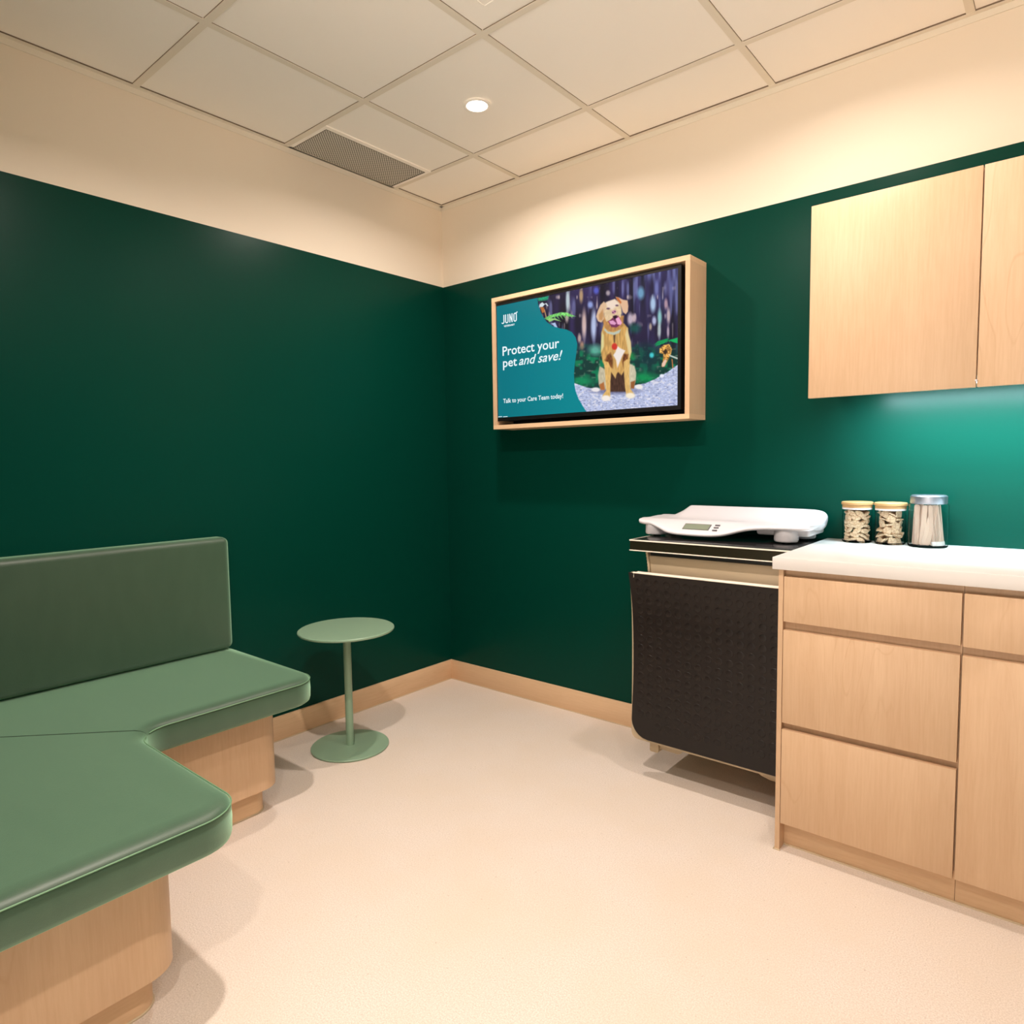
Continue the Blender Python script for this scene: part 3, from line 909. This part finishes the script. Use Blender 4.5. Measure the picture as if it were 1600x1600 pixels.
def leafpart(name, m, x0, x1, z0, z1, r, ya, yb, bow):
    # strips in z so the curved sheet is smooth
    bm = bmesh.new()
    def yy(z, y):
        q = (z - zb) / (zt - zb)
        return y - .016 * max(0, (q - .72) / .28) ** 2 + .008 * math.sin(max(0, min(1, q)) * PI)
    nz = 60
    rows = []
    for k in range(nz + 1):
        z = z0 + (z1 - z0) * (k / nz) ** 1.3
        dz = z - z0
        xl = x0
        if dz < r: xl = x0 + r - math.sqrt(max(0, r * r - (r - dz) ** 2))
        xl += bow * math.sin((z - z0) / (z1 - z0) * PI)
        rows.append([bm.verts.new(c) for c in ((xl, yy(z, ya), z), (x1, yy(z, ya), z), (x1, yy(z, yb), z), (xl, yy(z, yb), z))])
    for a_, b2 in zip(rows, rows[1:]):
        for k in range(4):
            bm.faces.new((a_[k], a_[(k + 1) % 4], b2[(k + 1) % 4], b2[k]))
    bm.faces.new(rows[0][::-1]); bm.faces.new(rows[-1])
    return bm, yy
bm, yy = leafpart('leaf_tray', None, 0.0, W, zb - .008, zt - .002, .03, -.405, -.380, 0)
bmesh.ops.recalc_face_normals(bm, faces=bm.faces[:])
leafo = link_mesh('leaf', bm, M_['beige'], t, 30)
bm, yy = leafpart('mat', None, 0.0, W, zb, zt, .075, -.409, -.405, .008)
px_, pz_ = .0385, .0365
ncol, nrow = 14, 17
for i in range(ncol):
    for j in range(nrow):
        cx_ = W - .052 - i * px_ ; cz_ = zt - .034 - j * pz_
        if cx_ < .03 or cz_ < zb + .03: continue
        if cx_ < .08 and cz_ < zb + .09: continue
        prev = None
        n_ = 16
        rings = []
        for (rr_, hh) in ((.0135, 0), (.0128, .0008), (.0112, .0011)):
            rings.append([bm.verts.new((cx_ + rr_ * math.cos(2 * PI * k / n_), yy(cz_ + rr_ * math.sin(2 * PI * k / n_), -.409) - hh, cz_ + rr_ * math.sin(2 * PI * k / n_))) for k in range(n_)])
        for a_, b2 in zip(rings, rings[1:]):
            for k in range(n_):
                bm.faces.new((a_[k], a_[(k + 1) % n_], b2[(k + 1) % n_], b2[k]))
        bm.faces.new(rings[-1])
bmesh.ops.recalc_face_normals(bm, faces=bm.faces[:])
mo = link_mesh('rubber_mat', bm, M_['rubber'], leafo, 30); mo['label'] = 'black rubber mat with raised round studs'
B('leaf_trim', M_['trim'], leafo, .020, W, -.4285, -.398, zt - .001, zt + .0035, bev=.001)
bm = bmesh.new()
box(bm, .022, .026, -.4290, -.4265, zt - .018, zt - .002, bev=.001); box(bm, .016, .034, -.424, -.412, zt + .002, zt + .006, bev=.001)
link_mesh('latch', bm, M_['steel'], leafo, 30)
# support frame under the body: a left foot and a rounded right lobe
def slab(pts, y0, y1, m, name):
    bm = bmesh.new()
    fr = [bm.verts.new((x, y0, z)) for x, z in pts]; bk = [bm.verts.new((x, y1, z)) for x, z in pts]
    n = len(pts)
    bm.faces.new(fr); bm.faces.new(bk[::-1])
    for k in range(n):
        bm.faces.new((fr[k], bk[k], bk[(k + 1) % n], fr[(k + 1) % n]))
    bmesh.ops.recalc_face_normals(bm, faces=bm.faces[:])
    return link_mesh(name, bm, m, t, 30)
slab([(.066, .18), (.066, .102), (.070, .098), (.098, .098), (.102, .103), (.102, .18)], -.378, -.34, M_['beige'], 'bracket_foot')
slab([(.100, .18), (.100, .112), (.176, .110), (.186, .114), (.215, .150), (.44, .150), (.462, .138), (.49, .120), (.52, .113), (W - .004, .112), (W - .004, .18)], -.366, -.352, M_['beige'], 'support_frame')

# ------------------------------------------------------------------ digital scale on the exam table
SCx, SCz = 0.0, ET + .0012
t = thing('digital_scale', 'white plastic pet scale with a curved tray and small display on the exam table', 'scale', (1.66, -.20, SCz))
ox, oy, oz = -1.66, .20, -SCz
st_x = [1.336, 1.342, 1.395, 1.404, 1.410, 1.458, 1.464, 1.472, 1.500, 1.560, 1.640, 1.690, 1.735, 1.780, 1.860, 1.940, 1.985, 2.003]
zbv  = [.972, .964, .962, .960, .958, .944, .941, .938, .932, .930, .930, .932, .944, .960, .966, .966, .966, .972]
yfv  = [-.250, -.262, -.268, -.270, -.272, -.290, -.292, -.296, -.304, -.308, -.308, -.304, -.291, -.275, -.270, -.262, -.245, -.215]
zbk  = [.988, .990, .990, .990, .993, 1.026, 1.030, 1.031, 1.031, 1.031, 1.031, 1.031, 1.031, 1.031, 1.031, 1.030, 1.027, 1.000]
bm = bmesh.new()
rings = []
for x, zb1, yf1, zk in zip(st_x, zbv, yfv, zbk):
    kk = (zk - .985) / .045
    pr = [(yf1 + .006, zb1), (yf1, zb1 + .007), (yf1 + .004, zb1 + .017), (-.238, .984), (-.218, .989), (-.175, .984), (-.135, .985 + .010 * kk), (-.085, .986 + .028 * kk),
          (-.050, zk - .004), (-.040, zk), (-.032, zk - .004), (-.030, zk - .03 * max(kk, .3)), (-.050, .966), (-.12, .955), (-.20, max(zb1 + .004, .950)), (-.25, zb1 + .001)]
    rings.append([bm.verts.new((x + ox, y + oy, z + oz)) for y, z in pr])
n = len(rings[0])
for a_, b2 in zip(rings, rings[1:]):
    for k in range(n):
        bm.faces.new((a_[k], b2[k], b2[(k + 1) % n], a_[(k + 1) % n]))
bm.faces.new(rings[0][::-1]); bm.faces.new(rings[-1])
bmesh.ops.recalc_face_normals(bm, faces=bm.faces[:])
o = link_mesh('tray_body', bm, M_['white'], t, True)
md = o.modifiers.new('sub', 'SUBSURF'); md.levels = 2; md.render_levels = 2
for (fx, fy, r_) in ((1.404, -.222, .044), (1.905, -.215, .041), (1.398, -.07, .034), (1.925, -.07, .038)):
    ft = L('foot', M_['white'], t, [(0, .052), (r_ * .97, .052), (r_, .012), (r_ * .95, .007), (r_ * .9, .0055), (0, .0055)], 40, fx + ox, fy + oy)
    L('rubber_pad', M_['black'], ft, [(0, .0056), (.014, .0056), (.014, 0), (0, 0)], 20, fx + ox, fy + oy)
# lower right step of the tray base
B('under_tray', M_['white'], t, 1.80 + ox, 1.985 + ox, -.22 + oy, -.04 + oy, .944 + oz, .975 + oz, bev=.010, seg=3)
# display panel on the sloped front
ya_, za_, yb_, zb2 = -.2965, .9515, -.2445, .9815
def on_slope(u, v_, lift=.0016):
    y = ya_ + (yb_ - ya_) * v_; z = za_ + (zb2 - za_) * v_
    nrm = Vector((0, -(zb2 - za_), (yb_ - ya_))).normalized()
    return Vector((u + ox, y + oy, z + oz)) + nrm * lift
def patch(name, x0, x1, v0, v1, m, lift, par=t, skew=0.0):
    bm = bmesh.new()
    lo = [on_slope(x0, v0, lift - .004), on_slope(x1, v0, lift - .004), on_slope(x1 + skew, v1, lift - .004), on_slope(x0 + skew, v1, lift - .004)]
    hi = [on_slope(x0, v0, lift), on_slope(x1, v0, lift), on_slope(x1 + skew, v1, lift), on_slope(x0 + skew, v1, lift)]
    a_ = [bm.verts.new(p) for p in lo]; b2 = [bm.verts.new(p) for p in hi]
    bm.faces.new(b2); bm.faces.new(a_[::-1])
    for k in range(4): bm.faces.new((a_[k], a_[(k + 1) % 4], b2[(k + 1) % 4], b2[k]))
    bmesh.ops.recalc_face_normals(bm, faces=bm.faces[:])
    return link_mesh(name, bm, m, par)
dp = patch('display', 1.545, 1.648, .18, .76, M_['grey'], .0016)
patch('lcd', 1.5475, 1.6455, .18, .70, M_['lcd'], .0022, dp)
for v0 in (.14, .42, .68):
    patch('button', 1.663, 1.681, v0, v0 + .10, M_['grey'], .002)

# ------------------------------------------------------------------ jars on the counter
def jar(name, x, y, r, h, lidm, lidr, lidh, label, wooden):
    t = thing(name, label, 'jar', (x, y, CZ), group=None)
    prof = [(0, 0), (r - .004, 0), (r, .004), (r, h - lidh - .004), (r - .002, h - lidh), (r - .0042, h - lidh), (r - .0032, h - lidh - .006), (r - .0032, .007), (r - .007, .0045), (0, .0045)]
    L('glass_body', M_['glass'], t, prof, 48, smooth=40)
    z0 = h - lidh
    if wooden:
        ld_ = L('lid', lidm, t, [(0, z0), (lidr - .003, z0 + .0002), (lidr - .003, z0 + lidh * .45), (lidr, z0 + lidh * .55), (lidr, z0 + lidh * .9), (lidr - .002, z0 + lidh), (0, z0 + lidh)], 48)
        L('seal_ring', M_['white'], ld_, [(r - .004, z0 - .006), (r + .0008, z0 - .006), (r + .0008, z0 + .004), (r - .004, z0 + .004)], 48)
    else:
        L('lid', lidm, t, [(0, z0), (lidr - .001, z0), (lidr, z0 + .002), (lidr, z0 + lidh - .004), (lidr - .004, z0 + lidh), (0, z0 + lidh)], 48)
    return t
J1 = jar('treat_jar', 2.098, -.066, .0465, .142, M_['lidwood'], .0505, .020, 'leftmost glass jar with wooden lid on the counter, filled with rounded biscuits', True)
J2 = jar('treat_jar', 2.202, -.068, .0465, .142, M_['lidwood'], .0505, .020, 'glass jar with wooden lid between two other jars, filled with square crackers', True)
J3 = jar('depressor_jar', 2.314, -.078, .0575, .170, M_['alum'], .0530, .028, 'taller glass jar with silver metal lid holding wooden sticks and swabs', False)

def biscuit_mesh(kind, k):
    bm = bmesh.new()
    if kind == 'oval':
        bmesh.ops.create_uvsphere(bm, u_segments=14, v_segments=8, radius=1)
        for v in bm.verts: v.co = Vector((v.co.x * .0165, v.co.y * .0092, v.co.z * .0052))
    else:
        s = .0135
        pts = fillet([(-s, -s * .75, .003), (s, -s * .9, .003), (s * .9, s * .8, .003), (-s * .85, s, .003)], 3)
        stack(bm, pts, [(.0012, -.0022), (0, -.0012), (0, .0012), (.0012, .0022)])
    me = bpy.data.meshes.new('biscuit'); bm.to_mesh(me); bm.free()
    me.materials.append(M_['biscuit'])
    if kind == 'oval': me.polygons.foreach_set('use_smooth', [True] * len(me.polygons))
    return me
def fill(jx, jy, R_, zlo, zhi, kind, label, group, seed):
    r = random.Random(seed)
    me = biscuit_mesh(kind, 0)
    placed = []
    z = zlo + .006
    rows = int((zhi - zlo) / (.0140 if kind == 'oval' else .0160))
    for q in range(rows):
        zz = zlo + .007 + q * (zhi - zlo - .012) / (rows - 1)
        m = 8
        ph = r.random() * 6
        for k in range(m + 1):
            if k < m:
                rad = R_ - (.0095 if kind == 'oval' else .0135) - r.random() * .002; an = ph + 2 * PI * k / m
            else:
                rad = .006; an = r.random() * 6
            placed.append((jx + rad * math.cos(an), jy + rad * math.sin(an), zz + r.uniform(-.002, .002), an))
    for (x, y, z, an) in placed:
        o = bpy.data.objects.new('dog_biscuit', me)
        COL.objects.link(o)
        # stand the piece roughly against the glass with a random tilt
        o.location = (x, y, z)
        o.rotation_euler = ((PI / 2 if r.random() < .45 else 0) + r.uniform(-.45, .45), r.uniform(-.7, .7), an + PI / 2 + r.uniform(-.25, .25))
        o['label'] = label; o['category'] = 'biscuit'; o['group'] = group
fill(2.098, -.066, .0465 - .0032, CZ + .005, CZ + .108, 'oval', 'rounded tan biscuit in the leftmost glass jar', 'rounded biscuits in the left jar', 5)
fill(2.202, -.068, .0465 - .0032, CZ + .005, CZ + .108, 'square', 'squarish speckled cracker in the middle glass jar', 'square crackers in the middle jar', 9)

# wooden sticks and cotton swabs, standing and leaning, waist pinched as in the jar
def stick_mesh(wd_, th_, ln, tip=False):
    bm = bmesh.new()
    pts = []
    n = 8
    for k in range(n + 1): pts.append((wd_ / 2 * math.cos(PI + PI * k / n), -ln / 2 + wd_ / 2 + wd_ / 2 * math.sin(PI + PI * k / n)))
    for k in range(n + 1): pts.append((wd_ / 2 * math.cos(PI * k / n), ln / 2 - wd_ / 2 + wd_ / 2 * math.sin(PI * k / n)))
    f0 = [bm.verts.new((x, -th_ / 2, z)) for x, z in pts]; f1 = [bm.verts.new((x, th_ / 2, z)) for x, z in pts]
    m = len(pts)
    bm.faces.new(f0); bm.faces.new(f1[::-1])
    for k in range(m): bm.faces.new((f0[k], f1[k], f1[(k + 1) % m], f0[(k + 1) % m]))
    bmesh.ops.recalc_face_normals(bm, faces=bm.faces[:])
    me = bpy.data.meshes.new('tongue_depressor'); bm.to_mesh(me); bm.free(); me.materials.append(M_['stick'])
    return me
sm_ = stick_mesh(.0145, .0016, .132)
bm = bmesh.new(); lathe(bm, [(0, -.066), (.0011, -.066), (.0011, .064), (0, .064)], 8)
swm = bpy.data.meshes.new('cotton_swab'); bm.to_mesh(swm); bm.free(); swm.materials.append(M_['stick'])
bm = bmesh.new(); lathe(bm, [(0, -.069), (.0022, -.067), (.0028, -.062), (.0022, -.056), (.0011, -.054)], 10)
ctm = bpy.data.meshes.new('cotton_tip'); bm.to_mesh(ctm); bm.free(); ctm.materials.append(M_['cotton'])
ctm.polygons.foreach_set('use_smooth', [True] * len(ctm.polygons))
toc = math.atan2(CAM.y + .078, CAM.x - 2.314)       # the side of the jar that faces the room
r = random.Random(21)
def lean(o, a0, r0, a1, r1, zc, spin):
    p0 = Vector((2.314 + r0 * math.cos(a0), -.078 + r0 * math.sin(a0), zc - .066))
    p1 = Vector((2.314 + r1 * math.cos(a1), -.078 + r1 * math.sin(a1), zc + .066))
    z = (p1 - p0).normalized()
    fx = Vector((math.cos(toc), math.sin(toc), 0))
    y = (fx - z * fx.dot(z)).normalized()
    q = Matrix.Rotation(spin, 3, z)
    y = q @ y
    x = y.cross(z)
    m4 = Matrix((x, y, z)).transposed().to_4x4(); m4.translation = (p0 + p1) / 2
    o.matrix_world = m4
for k in range(15):
    o = bpy.data.objects.new('tongue_depressor', sm_); COL.objects.link(o)
    f = (k % 8) / 7
    a0 = toc - 1.75 + 2.1 * f + r.uniform(-.1, .1)
    a1 = toc - 1.6 + 2.1 * (f + r.uniform(-.28, .28))
    rr0 = .040 - .014 * (k // 8) ; rr1 = .036 - .014 * (k // 8)
    lean(o, a0, rr0 + r.uniform(-.003, .002), a1, rr1 + r.uniform(-.004, .002), CZ + .0725, r.uniform(-.9, .5))
    o['label'] = 'flat pale wooden tongue depressor standing in the metal lidded jar'; o['category'] = 'stick'; o['group'] = 'tongue depressors in the jar'
for k in range(34):
    o = bpy.data.objects.new('cotton_swab', swm); COL.objects.link(o)
    f = (k % 17) / 16
    a0 = toc + .35 + 1.3 * f; a1 = toc + .1 + 1.2 * f + r.uniform(-.1, .1)
    rr0 = .046 - .008 * (k // 17); rr1 = .034 - .008 * (k // 17)
    lean(o, a0, rr0, a1, rr1, CZ + .0745, r.uniform(-.6, .6))
    o['label'] = 'thin wooden swab with white cotton tip standing in the metal lidded jar'; o['category'] = 'swab'; o['group'] = 'cotton swabs in the jar'
    c = bpy.data.objects.new('cotton_tip', ctm); COL.objects.link(c); c.parent = o
